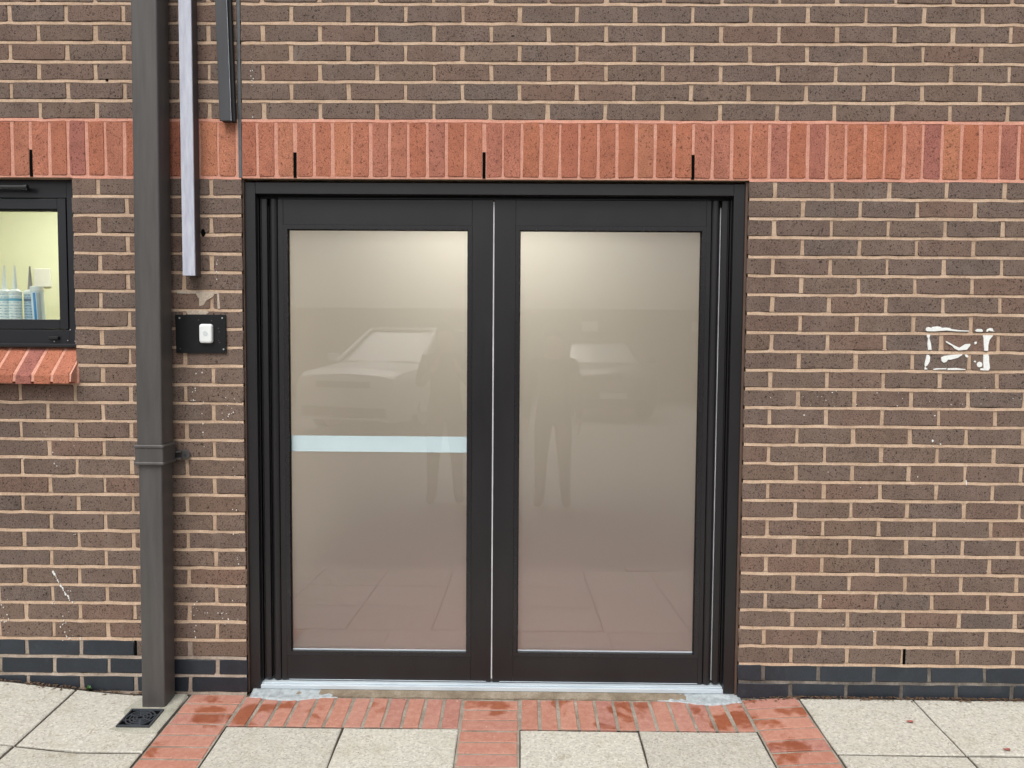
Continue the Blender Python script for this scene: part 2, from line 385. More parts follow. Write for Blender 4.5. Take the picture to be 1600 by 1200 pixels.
# red pavers: three columns running out from the wall, and rows of soldiers before the door
for xc0, xc1 in ((-1.228,-1.008), (-.107,.113), (1.026,1.248)):
    d = .008 if abs(xc0) > .5 else .03
    while d < .64:
        ground_piece('paver', M['paver'], rect(xc0+random.uniform(0,.004), xc1-random.uniform(0,.004), d, min(d+.0640, .686)), pavement, thick=.05, ch=.003, jit=.0012)
        d += .0735
for a, b in ((-1.000,-.113), (.121,1.020)):
    n = 12; w = (b-a)/n
    for i in range(n):
        ground_piece('paver', M['paver'], rect(a+i*w+.006, a+(i+1)*w-.006, .022, .230), pavement, thick=.05, ch=.003, jit=.0016)
m = MB()   # jointing between the pavers
for x0, x1, d0, d1 in ((-1.231,-1.003,.002,.685), (-.112,.118,.02,.685), (1.022,1.251,.002,.685), (-1.003,-.112,.016,.2315), (.118,1.022,.016,.2315)):
    k = 12
    for i in range(k):
        a, b = -(d0+(d1-d0)*i/k), -(d0+(d1-d0)*(i+1)/k)
        m.quad((x0,a,g(x0,a)-.0035), (x0,b,g(x0,b)-.0035), (x1,b,g(x1,b)-.0035), (x1,a,g(x1,a)-.0035))
m.build('paver_jointing', M['paver_joint'], pavement)
# kerb stones
x = -4.6
while x < 4.6:
    mm = MB(); L = .91
    prof = [(-2.046, -.3), (-2.046, -.004), (-2.17, -.006), (-2.188, -.02), (-2.19, -.3)]
    z0 = g(x+.45, -2.0)-.006
    mm.loft([[(xx, y, z0+z) for y, z in prof] for xx in (x+.003, x+L-.003)])
    mm.build('kerb_stone', M['kerb'], pavement, bevel=.004); x += L
# cement patch around the gully, bedding under the threshold
m = MB()
poly = [(-1.442,-.285),(-1.452,-.20),(-1.438,-.10),(-1.420,-.045),(-1.385,-.02),(-1.30,-.015),(-1.245,-.012),(-1.238,-.12),(-1.240,-.29),(-1.33,-.295)]
m.loft([[(x, y, g(x, y)-.02) for x, y in poly], [(x, y, g(x, y)+.003) for x, y in poly], [(-1.34+(x+1.34)*.93, -.15+(y+.15)*.93, g(x, y)+.006) for x, y in poly]])
m.build('cement_patch', M['cement'], pavement)

# ------------------------------------------------------------------ brick walls
BR = {}
def brick_mesh(L, H, variant, key):
    k = (round(L, 3), round(H, 3), variant, key)
    if k in BR: return BR[k]
    rnd = random.Random(str(k))
    u = lambda s: rnd.uniform(-s, s)
    hx, hz = L/2, H/2
    c = lambda: rnd.uniform(.0015, .0075)
    P = []
    for sx, sz in ((-1,-1), (1,-1), (1,1), (-1,1)):
        a, b = c(), c()
        p1, p2 = (sx*(hx-a), sz*hz), (sx*hx, sz*(hz-b))
        P += [p1, p2] if sx*sz < 0 else [p2, p1]
        if L >= H and (sx, sz) in ((-1,-1), (1,1)): P.append((u(L*.2), sz*hz))
        if L < H and (sx, sz) in ((1,-1), (-1,1)): P.append((sx*hx, u(H*.2)))
    P = [(x+u(.0019), z+u(.0019)) for x, z in P]
    ins = .0022
    sh = lambda p: (p[0]*(1-ins/hx), p[1]*(1-ins/hz))
    n = len(P); V = []
    V += [(sh(p)[0], 0, sh(p)[1]) for p in P] + [(x, .0022, z) for x, z in P] + [(x, .055, z) for x, z in P]
    F = [tuple(range(n))]
    for r in (0, 1):
        for j in range(n):
            a, b = r*n+j, r*n+(j+1) % n; F.append((a, a+n, b+n, b))
    me = bpy.data.meshes.new('brick'); me.from_pydata(V, [], F); me.materials.append(M[key])
    bm = bmesh.new(); bm.from_mesh(me); bmesh.ops.recalc_face_normals(bm, faces=bm.faces); bm.to_mesh(me); bm.free()
    BR[k] = me; return me
def put_brick(parent, name, x0, x1, z0, z1, key, stuff=None):
    me = brick_mesh(x1-x0, z1-z0, random.randrange(7), key)
    loc = Vector(((x0+x1)/2+random.uniform(-.0012, .0012), random.uniform(-.0010, .0010), (z0+z1)/2+random.uniform(-.0010, .0010)))
    ry = random.uniform(-.0035, .0035) if x1-x0 > .1 else random.uniform(-.006, .006)
    if stuff is not None:
        n = len(stuff.v); stuff.v += [(v.co.x+loc.x, v.co.y+loc.y, v.co.z+loc.z) for v in me.vertices]
        for p in me.polygons: stuff.f.append(tuple(n+i for i in p.vertices)); stuff.mi.append({'brown': 0, 'blue': 1, 'red': 2}[key])
        return
    o = bpy.data.objects.new(name, me); o.location = loc-off(parent); o.rotation_euler = (random.uniform(-.004, .004), ry, random.uniform(-.003, .003))
    link(o, parent)
wallR = thing('brick_wall', (1.6, 0, 0), 'brown brick wall around and right of the glass double door', 'wall')
wallL = thing('brick_wall', (-1.5, 0, 0), 'brown brick wall behind the drainpipe, with the small window', 'wall')
VX0, VX1, VZ1 = -2.14, 2.28, 2.90
def course_z(r):   # top and bottom of a course, its bed joint below
    return 2.1-.075*r, 2.1-.075*(r+1)
WEEP = [(1.6825, 25), (-1.463, 25)]
def lay(parent, x_lo, x_hi, joint0, holes, rows, blue_from):
    stuff = MB(); mort = MB(); redm = MB(); dirty = MB()
    def backing(mb, a, b, zb, zt):
        k = max(1, int((b-a)/.2))
        for i in range(k):
            p, q = a+(b-a)*i/k, a+(b-a)*(i+1)/k
            mb.quad((p,.0032,zb), (q,.0032,zb), (q,.0032,zt), (p,.0032,zt))
    def bed(mb, a, b, z):
        k = max(1, int((b-a)/.045)); pr = None
        for i in range(k+1):
            x = a+(b-a)*i/k
            cur = (x, z+random.uniform(-.0022, .0012), random.uniform(-.0006, .0010), random.uniform(.0020, .0032), random.uniform(.0054, .0070))
            if pr is not None:
                # struck joint: leans out towards its lower edge, with a little rough lip
                mb.quad((pr[0],pr[2],pr[1]-.0064), (cur[0],cur[2],cur[1]-.0064), (cur[0],cur[3],cur[1]+cur[4]), (pr[0],pr[3],pr[1]+pr[4]))
                mb.quad((pr[0],pr[2]+.006,pr[1]-.0074), (cur[0],cur[2]+.006,cur[1]-.0074), (cur[0],cur[2],cur[1]-.0064), (pr[0],pr[2],pr[1]-.0064))
            pr = cur
    for r in rows:
        zt, zb = course_z(r)
        segs = [(x_lo, x_hi)]
        for (a, b, r0, r1) in holes:
            if r0 <= r <= r1:
                ns = []
                for s in segs:
                    if b <= s[0] or a >= s[1]: ns.append(s); continue
                    if a > s[0]: ns.append((s[0], a))
                    if b < s[1]: ns.append((b, s[1]))
                segs = ns
        for a, b in segs:
            dk = r >= blue_from(.5*(a+b)) if r < 25 else r >= blue_from(a+.1)
            backing(dirty if dk else mort, a+(.007 if a > x_lo else 0), b-(.007 if b < x_hi or abs(b+1.003) < .001 else 0), zb-.007, zt+.007)
            if r != -4: bed(dirty if dk else mort, a+.003, b-.003, zb)
            else: bed(redm, a, b, zb)
            if r == 0 : bed(redm, a, b, zt)
            ph = joint0 + (0 if r % 2 else .1125)
            i = math.floor((a-ph)/.225)
            while ph+.225*i < b:
                x0, x1 = max(a, ph+.225*i+.0073), min(b, ph+.225*(i+1)-.0073)
                if x0-a < .02: x0 = a
                if b-x1 < .02: x1 = b
                i += 1
                if x1-x0 < .018: continue
                key = 'blue' if r >= blue_from(.5*(x0+x1)) else 'brown'
                vis = x1 > VX0 and x0 < VX1 and zb < VZ1 and r < 28
                e = random.uniform(-.0016, .0016)
                put_brick(parent, 'brick', x0+random.uniform(-.0012, .0012)*(x0 > a), x1+random.uniform(-.0012, .0012)*(x1 < b), zb+.0058, zt-.0058+e*.6, key, None if vis else stuff)
    return stuff, mort, redm, dirty
rows = list(range(-15, -3)) + list(range(0, 30))
DOOR = (-1.003, 1.010, 0, 40)
stR, moR, rmR, diR = lay(wallR, -1.0, 3.6, -.8, [DOOR], rows, lambda x: 26)
WIN = (-2.88, -1.682, 0, 10)
stL, moL, rmL, _ = lay(wallL, -3.6, -1.013, -1.9137, [WIN], [r for r in rows if r < 0], lambda x: 26)
a_, b_, c_, diL = lay(wallL, -3.6, -1.003, -1.9137, [WIN], [r for r in rows if r >= 0], lambda x: 25 if x < -1.40 else 26)
for A, B in ((stL, a_), (moL, b_), (rmL, c_)):
    n = len(A.v); A.v += B.v; A.f += [tuple(n+i for i in f) for f in B.f]; A.mi += B.mi
# soldier course
def soldiers(parent, x_lo, x_hi, j0, stuff, red, weeps):
    red.quad((x_lo,.0022,2.098), (x_hi,.0022,2.098), (x_hi,.0022,2.327), (x_lo,.0022,2.327))
    i = math.floor((x_lo-j0)/.075)
    while j0+.075*i < x_hi:
        x0, x1 = max(x_lo, j0+.075*i+.0052), min(x_hi, j0+.075*(i+1)-.0052); i += 1
        if x1-x0 < .015: continue
        put_brick(parent, 'soldier_brick', x0+random.uniform(-.001, .0018), x1+random.uniform(-.0018, .001), 2.1055, 2.3195, 'red', None if x1 > VX0 and x0 < VX1 else stuff)
    for xw in weeps:
        w = MB(); w.box(xw-.0062, xw+.0062, .0004, .02, 2.1005, 2.2+random.uniform(-.004, .012)); w.build('weep_vent', M['vent'], parent)  # black box stands in for the dark of an open weep slot
soldiers(wallR, -1.0, 3.6, -.788, stR, rmR, (-.7885, -.038, .787))
soldiers(wallL, -3.6, -1.013, -1.843, stL, rmL, (-1.843,))
for xw, z0, z1 in ((1.6825, .155, .219),):
    w = MB(); w.box(xw-.005, xw+.005, -.0004, .02, z0, z1); w.build('weep_vent', M['vent'], wallR)
w = MB(); w.box(-1.4685, -1.4585, -.0004, .02, .157, .219); w.build('weep_vent', M['vent'], wallL)
for o, s_, mo, rm, di in ((wallR, stR, moR, rmR, diR), (wallL, stL, moL, rmL, diL)):
    di.build('dirty_mortar', M['dark_mortar'] if o is wallR else M['dirty_mortar'], o)
    tag(s_.build('brickwork', [M['brown'], M['blue'], M['red']], o), kind='stuff')
    mo.build('mortar', M['mortar'], o); rm.build('red_mortar', M['red_mortar'], o)
# solid wall body behind the facing
c = MB(); c.box(-1.0, 3.6, .0055, .30, 2.1, 3.3); c.box(1.017, 3.6, .0055, .30, -.4, 2.0995); c.build('wall_core', M['mortar'], wallR)
c = MB(); c.box(-3.6, -1.0135, .0055, .30, 2.1, 3.3); c.box(-1.675, -1.010, .0055, .30, -.4, 2.0995); c.box(-3.6, -2.88, .0055, .30, -.4, 2.0995)
c.box(-2.8795, -1.6755, .0055, .30, -.4, 1.275); c.box(-2.8795, -1.6755, .0565, .30, 1.2755, 1.4238); c.build('wall_core', M['mortar'], wallL)
# soffit and reveal bricks show their undersides: red returns over the openings
for o, a, b in ((wallR, -1.0, 1.006), (wallL, -2.875, -1.686)):
    c = MB(); c.box(a, b, .004, .11, 2.1015, 2.1045); c.build('soffit', M['red'], o)
# movement joint
c = MB()
for i in range(12):
    z0, z1 = 2.1+.1*i, 2.1+.1*(i+1)
    c.quad((-1.0135, .001, z0), (-1.0005, -.0015+.001*math.sin(i*2.1), z0), (-1.0005, -.0015+.001*math.sin(i*2.1+2.1), z1), (-1.0135, .001, z1))
c.build('sealant_strip', M['grey_sealant'], wallL)
# sloping brick sill
for i in range(16):
    x1 = -1.6825-.0755*i; x0 = x1-.0645
    if x0 < -2.9: break
    jz = random.uniform(-.0025, .0025)
    prof = [(.052, 1.420), (-.046, 1.316+jz), (-.050, 1.311+jz), (-.052+random.uniform(-.002,.002), 1.277+jz), (.052, 1.277)]
    c = MB(); c.loft([[(xx, y, z) for y, z in prof] for xx in (x0+random.uniform(-.001,.001), x1+random.uniform(-.001,.001))])
    c.build('sill_brick', M['red'], wallL, bevel=.002, seg=1)
c = MB(); prof = [(.055, 1.4195), (-.0455, 1.3140), (-.049, 1.285), (.055, 1.279)]
c.loft([[(xx, y, z) for y, z in prof] for xx in (-2.879, -1.676)]); c.build('red_mortar', M['red_mortar'], wallL)
c = MB(); c.loft([[(-1.684,-.010,1.275),(-1.684,-.014,1.33),(-1.684,.01,1.36),(-1.684,.03,1.30)], [(-1.668,-.003,1.277),(-1.668,-.003,1.325),(-1.668,.005,1.35),(-1.668,.02,1.30)]])
c.build('mortar_fillet', M['red_mortar'], wallL)
# holes: black discs stand in for their shaded depth
for o, x, z, r in ((wallL, -1.532, 2.4785, .0045), (wallL, -1.158, 1.882, .016)):
    c = MB(); c.loft([[(x+r*math.cos(t)*(1.2 if r < .01 else .55), y, z+r*math.sin(t)) for t in [i*math.pi/4 for i in range(8)]] for y in (-.0022, .01)]); c.build('drilled_hole', M['hole'], o)
# painted mark on the right wall
def mk(zx, zy): return (1.724+(zx-146)*2.945e-4, 1.523-(zy-103)*2.97e-4)
marks = [
 [(140,120),(150,100),(180,95),(210,108),(230,92),(290,85),(340,92),(350,105),(400,100),(460,105),(480,120),(600,135),(715,140),(720,152),(560,150),(430,140),(330,145),(270,152),(160,152),(140,140)],
 [(790,130),(810,130),(830,115),(890,118),(905,140),(900,155),(820,152)],
 [(950,150),(960,120),(1000,103),(1035,110),(1040,135),(1060,150),(1010,145),(985,135),(965,155)],
 [(155,195),(200,195),(190,240),(215,320),(225,400),(180,400),(168,320),(175,240),(160,230)],
 [(410,280),(430,285),(520,335),(600,370),(680,320),(740,315),(745,335),(700,395),(590,405),(540,385),(500,345),(420,300)],
 [(795,295),(825,285),(830,310),(805,325)],
 [(905,200),(1045,200),(1000,260),(985,330),(985,408),(935,408),(925,330),(918,240)],
 [(165,465),(195,470),(210,500),(205,560),(175,610),(150,625),(140,600),(150,540)],
 [(145,625),(160,640),(185,660),(140,665)],
 [(360,500),(400,480),(500,465),(635,455),(640,465),(580,505),(490,530),(450,530),(430,560),(395,572),(365,545)],
 [(670,460),(705,460),(725,490),(710,500),(690,490)],
 [(795,550),(815,540),(830,550),(820,565)],
 [(878+38*math.cos(t*.785), 592+38*math.sin(t*.785)) for t in range(8)],
 [(925,460),(990,455),(1000,490),(1005,560),(1020,640),(1000,672),(890,668),(890,645),(935,640),(925,560)],
 [(255,660),(300,645),(435,645),(435,660),(340,662),(270,670)],
 [(450,645),(560,640),(690,655),(690,665),(560,668),(450,668)]]
c = MB()
for pl in marks: c.prism([mk(*q) for q in pl], -.0024, .002)
tag(c.build('paint_mark', M['white_paint'], wallR), 'white daubed paint mark like an envelope on the bricks')
def blob(c, x, z, r, el=1, ang=0, y=-.0022):
    k = random.randrange(5, 8); pts = []
    for i in range(k):
        t = 2*math.pi*i/k; rr = r*random.uniform(.6, 1.25); a, b = rr*math.cos(t), rr*math.sin(t)*el
        pts.append((x+a*math.cos(ang)-b*math.sin(ang), z+a*math.sin(ang)+b*math.cos(ang)))
    c.prism(pts, y, .001)
c = MB()     # splashes right: px -> wall done once by hand
for x, z, r, el in ((1.905,.905,.0022,6), (1.765,1.070,.004,1.2), (1.797,1.058,.003,1), (1.711,.925,.0015,2.5), (1.62,1.21,.002,1), (1.36,1.262,.003,1), (1.375,1.268,.002,.6), (1.77,1.172,.004,.5), (1.25,1.17,.005,.4), (1.43,1.50,.002,1), (1.98,1.05,.002,1), (1.555,.29,.002,1.2)):
    blob(c, x, z, r, el)
for i in range(46): blob(c, random.uniform(1.05, 2.2), random.choice((random.uniform(.3, 1.3), random.uniform(1.2, 1.27))), random.uniform(.0007, .0016), random.uniform(.6, 1.6))
tag(c.build('paint_splash', M['white_paint'], wallR), kind='stuff')
c = MB()
for i in range(16):
    t = i/15; blob(c, -1.795+.07*t+random.uniform(-.006,.006)*(t+.2), .502-.125*t, random.uniform(.0012, .0036)*(1.5 if i < 2 else 1), 1.6, .5)
for x0, z0, w_, h_, k in ((-2.005,.34,.012,.045,16), (-1.75,.33,.018,.05,10), (-1.752,.27,.015,.04,8), (-1.725,.225,.02,.003,8), (-1.80,.38,.01,.006,5), (-1.70,.66,.012,.006,6), (-1.105,1.71,.002,.05,8), (-1.10,1.6,.003,.02,5), (-1.2,1.25,.006,.05,8), (-1.17,1.15,.002,.09,9), (-1.10,.32,.05,.02,12), (-1.05,1.18,.02,.03,12), (-1.215,.33,.004,.04,12), (-1.77,1.05,.05,.1,10), (-.955,2.47,.006,.05,10), (-1.05,.6,.01,.3,16)):
    for i in range(k): blob(c, random.gauss(x0, w_), random.gauss(z0, h_), random.uniform(.0006, .0022), random.uniform(.7, 2.2))
tag(c.build('paint_splash', M['white_paint'], wallL), kind='stuff')
c = MB()   # mortar repair beside the plate
c.prism([(-1.19,1.640),(-1.115,1.642),(-1.122,1.628),(-1.15,1.612),(-1.16,1.595),(-1.178,1.590),(-1.178,1.62),(-1.186,1.63)], -.0018, .003)
c.prism([(-1.268,1.652),(-1.10,1.648),(-1.10,1.640),(-1.265,1.640)], -.0016, .003)
c.prism([(-1.105,1.64),(-1.098,1.64),(-1.094,1.58),(-1.104,1.58)], -.0018, .003)
c.prism([(-1.235,1.572),(-1.16,1.575),(-1.14,1.566),(-1.15,1.557),(-1.225,1.557)], -.0018, .003)
c.build('mortar_smear', M['smear'], wallL)

# ------------------------------------------------------------------ double door
door = thing('double_door', (0, .05, 0), 'brown-black aluminium double door with two tall frosted glass panes', 'door')
F0 = .022
def part(name, mat, parent, *boxes, bevel=.0015):
    m = MB()
    for b in boxes: m.box(*b)
    return m.build(name, mat, parent, bevel=bevel)
part('jamb', M['frame'], door, (-.9985, -.956, F0, .12, -.012, 2.0865))
part('jamb', M['frame'], door, (.957, 1.0010, F0, .12, -.012, 2.0875))
part('head', M['frame'], door, (-.9555, .9565, F0, .12, 2.0415, 2.0868))
part('head_track', M['gasket'], door, (-.9555, .9565, .066, .119, 2.029, 2.041))
part('drip_bar', M['frame'], door, (-.875, .866, .058, .068, 2.0288, 2.0335), bevel=.001)
for s in (-1, 1):
    part('sealant_bead', M['sealant'], door, (-1.0035, -.9988, .012, .06, 0, 2.098) if s < 0 else (1.0012, 1.0105, .014, .06, 0.01, 2.098), bevel=.0012)
    e = lambda a, b: (a, b) if s < 0 else (-b, -a)
    x = e(-.9555, -.9515); part('frame_lip', M['frame'], door, (*x, .045, .118, .045, 2.028), bevel=.001)
    x = e(-.9485, -.9440); part('frame_lip', M['frame'], door, (*x, .056, .118, .045, 2.028), bevel=.001)
    x = e(-.9420, -.9180); part('side_profile', M['frame'], door, (*x, .048, .118, .045, 2.028), bevel=.003)
    x = e(-.9515, -.9140); part('backing', M['gasket'], door, (*x, .1185, .124, .045, 2.028), bevel=0)
    # rounded nose of the leaf edge
    c = MB(); x0, x1 = e(-.9125, -.8775); xc = (x0+x1)/2; hw = (x1-x0)/2
    ring = lambda z: [(xc+hw*math.cos(t), .068-.018*math.sin(t), z) for t in [math.pi*i/10 for i in range(11)]]+[(x0, .112, z), (x1, .112, z)]
    c.loft([ring(.040), ring(2.0265)]); c.build('finger_guard', M['frame'], door, smooth=False)
part('brush_seal', M['seal'], door, (-.0022, .0024, .058, .07, .050, 2.02), bevel=0)  # pale strip down the seam between the leaves
part('brush_seal', M['seal'], door, (.9146, .9168, .062, .08, .052, 2.0), bevel=0)  # pale strip down the gap at the right-hand side
part('brush_seal', M['frame'], door, (-.9165, -.9145, .062, .08, .052, 2.0), bevel=0)
part('head_gap', M['gasket'], door, (-.9555, .9565, .1205, .13, .03, 2.06), bevel=0) if False else None
for s in (-1, 1):
    if s < 0: X0, X1, G0, G1, Z0, Z1, H0, H1 = -.8765, -.0032, -.838, -.104, .037, 2.0270, .160, 1.907
    else:     X0, X1, G0, G1, Z0, Z1, H0, H1 = .0034, .8765, .106, .841, .037, 2.0275, .164, 1.907
    m = MB(); B = .017
    m.box(X0, G0-B, .055, .100, Z0, Z1); m.box(G1+B, X1, .055, .100, Z0, Z1)
    m.box(G0-B+.0003, G1+B-.0003, .0555, .100, H1+B, Z1-.0003); m.box(G0-B+.0003, G1+B-.0003, .0555, .100, Z0+.0003, H0-B)
    leaf = m.build('door_leaf', M['frame'], door, bevel=.0012)
    leaf['label'] = 'left door leaf with the pale blue band across its pane' if s < 0 else 'right door leaf with the plain frosted pane'
    # beads: mitred frame around the glass, sloping in a little
    y0 = .0535
    for name_, q in (('glazing_bead', [(G0-B,H1+B),(G1+B,H1+B),(G1,H1),(G0,H1)]), ('glazing_bead', [(G0-B,H0-B),(G0,H0),(G1,H0),(G1+B,H0-B)]),
                     ('glazing_bead', [(G0-B,H0-B),(G0-B,H1+B),(G0,H1),(G0,H0)]), ('glazing_bead', [(G1+B,H0-B),(G1,H0),(G1,H1),(G1+B,H1+B)])):
        m = MB(); m.prism(q, y0, .0745); m.build(name_, M['bead'], leaf)
    for q in ((G0,G0+.0035,H0,H1), (G1-.0035,G1,H0,H1), (G0+.0036,G1-.0036,H1-.0035,H1)):
        part('gasket', M['gasket'], leaf, (q[0], q[1], .0690, .0745, q[2], q[3]), bevel=0)
    part('gasket', M['alu'], leaf, (G0+.0036, G1-.0036, .0700, .0744, H0+.0002, H0+.004), bevel=0)  # pale strip paints in the skylight on the bottom bead's upper edge
    m = MB(); m.box(G0-.010, G1+.010, .0750, .0830, H0-.010, H1+.010)
    m.mi = [1, 1, 0, 1, 1, 1]      # the outer face is clear gloss, the inner face carries the frosting
    pane = m.build('glass_pane', [M['pane_front'], M['pane_back']], leaf)
    part('drip_trim', M['alu'], leaf, (X0+.03, X1-.02, .0535, .0548, Z0+.0015, Z0+.0040), bevel=0)
    if s < 0:
        part('manifestation_strip', M['strip'], leaf, (G0+.002, G1-.0005, .0800, .0815, .996, 1.062), bevel=0)['label'] = 'pale blue band across the left pane'  # band set ahead of the frosting so daylight strikes it directly
part('threshold', M['alu'], door, (-.956, .957, .024, .12, .0115, .0285), (-.956, .957, .036, .12, .0286, .0335), bevel=.002)
m = MB(); prof = [(-.016, -.03), (-.016, .0005), (.0, .0050), (.0225, .0108), (.12, .0110), (.12, -.03)]
m.loft([[(x, y+random.uniform(-.002, .002)*(y < -.01), z+random.uniform(-.002,.002)*(0 < z < .0107)) for y, z in prof] for x in [-.955+1.911*i/60 for i in range(61)]])
m.build('mortar_bedding', M['sandy_bed'], door)
for xs_, seed in (((-.985, -.60), 3), ((.68, 1.02), 5)):
    rr = random.Random(seed); n = 24; m = MB(); rings = []
    for i in range(n+1):
        t = i/n; x = xs_[0]+(xs_[1]-xs_[0])*t; q = t if xs_[0] < 0 else 1-t        # q = 0 at the jamb, 1 at the feathered end
        f = max(.04, 1-q**3)
        w = (.020+.022*math.sin(math.pi*min(1, q*1.1))**2)*f+rr.uniform(-.003, .003); h = .0125*f**.6+rr.uniform(-.0015, .0012)
        z0 = g(x, -.02)
        rings.append([(x, .024, .0), (x, .0245, h+.002), (x, .012, h*.88), (x, -.004, z0+h*.62), (x, -.014-w*.35, z0+h*.24), (x, -.014-w*.8, z0+.003*f), (x, -.014-w, z0-.006)])
    m.loft(rings); m.build('smeared_sealant', M['pale_sealant'], door, smooth=True)

# ------------------------------------------------------------------ small window
win = thing('casement_window', (-2.28, .08, 1.43), 'small charcoal window above the sloping red brick sill', 'window')
part('frame', M['wframe'], win, (-1.734, -1.6825, .050, .115, 1.424, 2.0990), (-2.8795, -2.828, .050, .115, 1.424, 2.0990), (-2.8278, -1.7342, .0505, .115, 2.026, 2.0985), (-2.8278, -1.7342, .0505, .115, 1.4245, 1.492))
sash = part('sash', M['wframe'], win, (-1.7715, -1.737, .047, .108, 1.4955, 2.0225), (-2.825, -2.790, .047, .108, 1.4955, 2.0225), (-2.7898, -1.7718, .0475, .108, 1.981, 2.0222), (-2.7898, -1.7718, .0475, .108, 1.4958, 1.5345))
part('gap', M['gasket'], win, (-2.8278, -1.7342, .109, .114, 1.4925, 1.4957), (-2.8278, -1.7342, .109, .114, 2.0226, 2.0258), (-1.7369, -1.7342, .109, .114, 1.4958, 2.0225), bevel=0)
part('gasket', M['gasket'], sash, (-1.7755, -1.7719, .058, .08, 1.535, 1.9805), (-2.7895, -1.7756, .058, .08, 1.9745, 1.9805), bevel=0)
mg = bpy.data.materials.new('clear_window_glass'); mg.use_nodes = True; nt = mg.node_tree; nt.nodes.clear()
t_ = N(nt, 'ShaderNodeBsdfTransparent'); t_.inputs[0].default_value = (.95,.98,.96,1); g_ = N(nt, 'ShaderNodeBsdfGlossy'); g_.inputs['Roughness'].default_value = .01
f_ = schlick(nt, .05); mx_ = N(nt, 'ShaderNodeMixShader'); nt.links.new(f_, mx_.inputs[0]); nt.links.new(t_.outputs[0], mx_.inputs[1]); nt.links.new(g_.outputs[0], mx_.inputs[2])
o_ = N(nt, 'ShaderNodeOutputMaterial'); nt.links.new(mx_.outputs[0], o_.inputs[0]); M['clear'] = mg
part('glass_pane', M['clear'], sash, (-2.793, -1.769, .081, .086, 1.531, 1.984), bevel=0)
part('cill_strip', M['wframe'], win, (-2.879, -1.683, .030, .0495, 1.4225, 1.4350))
m = MB(); m.cyl((-2.60, .020, 2.062), (-1.882, .020, 2.062), .0085, n=12); m.cyl((-1.885, .020, 2.062), (-1.872, .020, 2.062), .0105, n=12); m.box(-1.90, -1.889, .02, .0505, 2.055, 2.069); m.box(-2.59, -2.58, .02, .0505, 2.055, 2.069)
m.build('stay_bar', M['wframe'], win, smooth=False)
part('drain_cap', M['gasket'], win, (-1.815, -1.775, .036, .0504, 1.452, 1.466), bevel=.003)
for x, z in ((-1.797,1.445), (-1.742,1.449), (-1.711,1.446), (-1.730,1.493)):
    m = MB(); m.cyl((x, .0475, z), (x, .052, z), .0022, n=8); m.build('paint_fleck', M['screw'], win)
part('inner_sill', M['inner_sill'], win, (-2.875, -1.686, .1155, .42, 1.425, 1.445), bevel=.003)

# ------------------------------------------------------------------ drainpipe
pipe = thing('drainpipe', (-1.335, -.07, 0), 'square grey-brown drainpipe standing full height left of the door', 'drainpipe')
def tilt(z): return -.0052*(2.7-z)
def sq(x0, x1, y0, y1, z, r=.006):
    x0 += tilt(z); x1 += tilt(z); P = []
    for cx_, cy_, a0 in ((x1-r, y1-r, 0), (x0+r, y1-r, 90), (x0+r, y0+r, 180), (x1-r, y0+r, 270)):
        for k in range(4): t = R(a0+30*k); P.append((cx_+r*math.cos(t), cy_+r*math.sin(t), z))
    return P
PX0, PX1, PY0, PY1 = -1.3705, -1.2715, -.1245, -.0235
m = MB(); m.loft([sq(PX0, PX1, PY0, PY1, z) for z in (1.03, 2.0, 3.3)]); m.build('pipe_length', M['pipe'], pipe)
m = MB(); m.loft([sq(PX0+.0035, PX1-.0035, PY0+.0035, PY1-.0035, z) for z in (-.004, .5, 1.0)]); m.build('pipe_length', M['pipe'], pipe)
m = MB(); m.loft([sq(PX0-.006, PX1+.006, PY0-.006, PY1+.006, z) for z in (.976, 1.036)]); collar = m.build('socket_collar', M['pipe'], pipe)
for z in (1.033, .966):
    m = MB(); m.loft([sq(PX0-a, PX1+a, PY0-a, PY1+a, zz_) for a, zz_ in ((.006, z), (.010, z+.003), (.010, z+.009), (.006, z+.013))]); m.build('rim', M['pipe'], collar)
for s in (1, -1):
    m = MB()
    xa = PX1 if s > 0 else PX0
    xa += tilt(1.0); b = xa+s*.055
    m.box(min(xa, b-s*.012), max(xa, b-s*.012), -.012, -.003, .972, 1.010); m.cyl((b-s*.014, -.003, .991), (b-s*.014, -.013, .991), .019, n=14)
    m.box(min(xa, xa+s*.03), max(xa, xa+s*.03), -.03, -.012, 1.002, 1.007); m.box(min(xa, xa+s*.03), max(xa, xa+s*.03), -.03, -.012, .975, .980)
    m.build('bracket_lug', M['pipe'], collar, bevel=.001, seg=1)
m = MB(); m.cyl((PX1+tilt(1)+.041, -.0125, .991), (PX1+tilt(1)+.041, -.016, .991), .005, n=8); m.build('screw', M['iron'], collar)

# ------------------------------------------------------------------ trunkings
t1 = thing('cable_trunking', (-1.19, -.03, 1.707), 'long pale-fronted cable trunking ending above the doorbell plate', 'trunking')
part('trunking_body', M['trunk_body'], t1, (-1.2155, -1.1685, -.052, -.004, 1.708, 3.3), bevel=.001)
part('trunking_lid', M['trunk_lid'], t1, (-1.2165, -1.1680, -.061, -.0525, 1.7065, 3.3), bevel=.0012)
t2 = thing('cable_trunking', (-1.05, -.02, 2.313), 'short charcoal cable trunking beside the vertical grey joint', 'trunking')
def slant(name, mat, x0, x1, y0, y1, sl=-.026):
    m = MB(); m.loft([[(x0+sl*(z-2.313), y0, z), (x1+sl*(z-2.313), y0, z), (x1+sl*(z-2.313), y1, z), (x0+sl*(z-2.313), y1, z)] for z in (2.313, 3.3)])
    return m.build(name, mat, t2, bevel=.0012)
slant('trunking_lid', M['trunk_dark'], -1.0735, -1.0290, -.034, -.022)
slant('trunking_edge', M['alu'], -1.0288, -1.0276, -.0335, -.030)
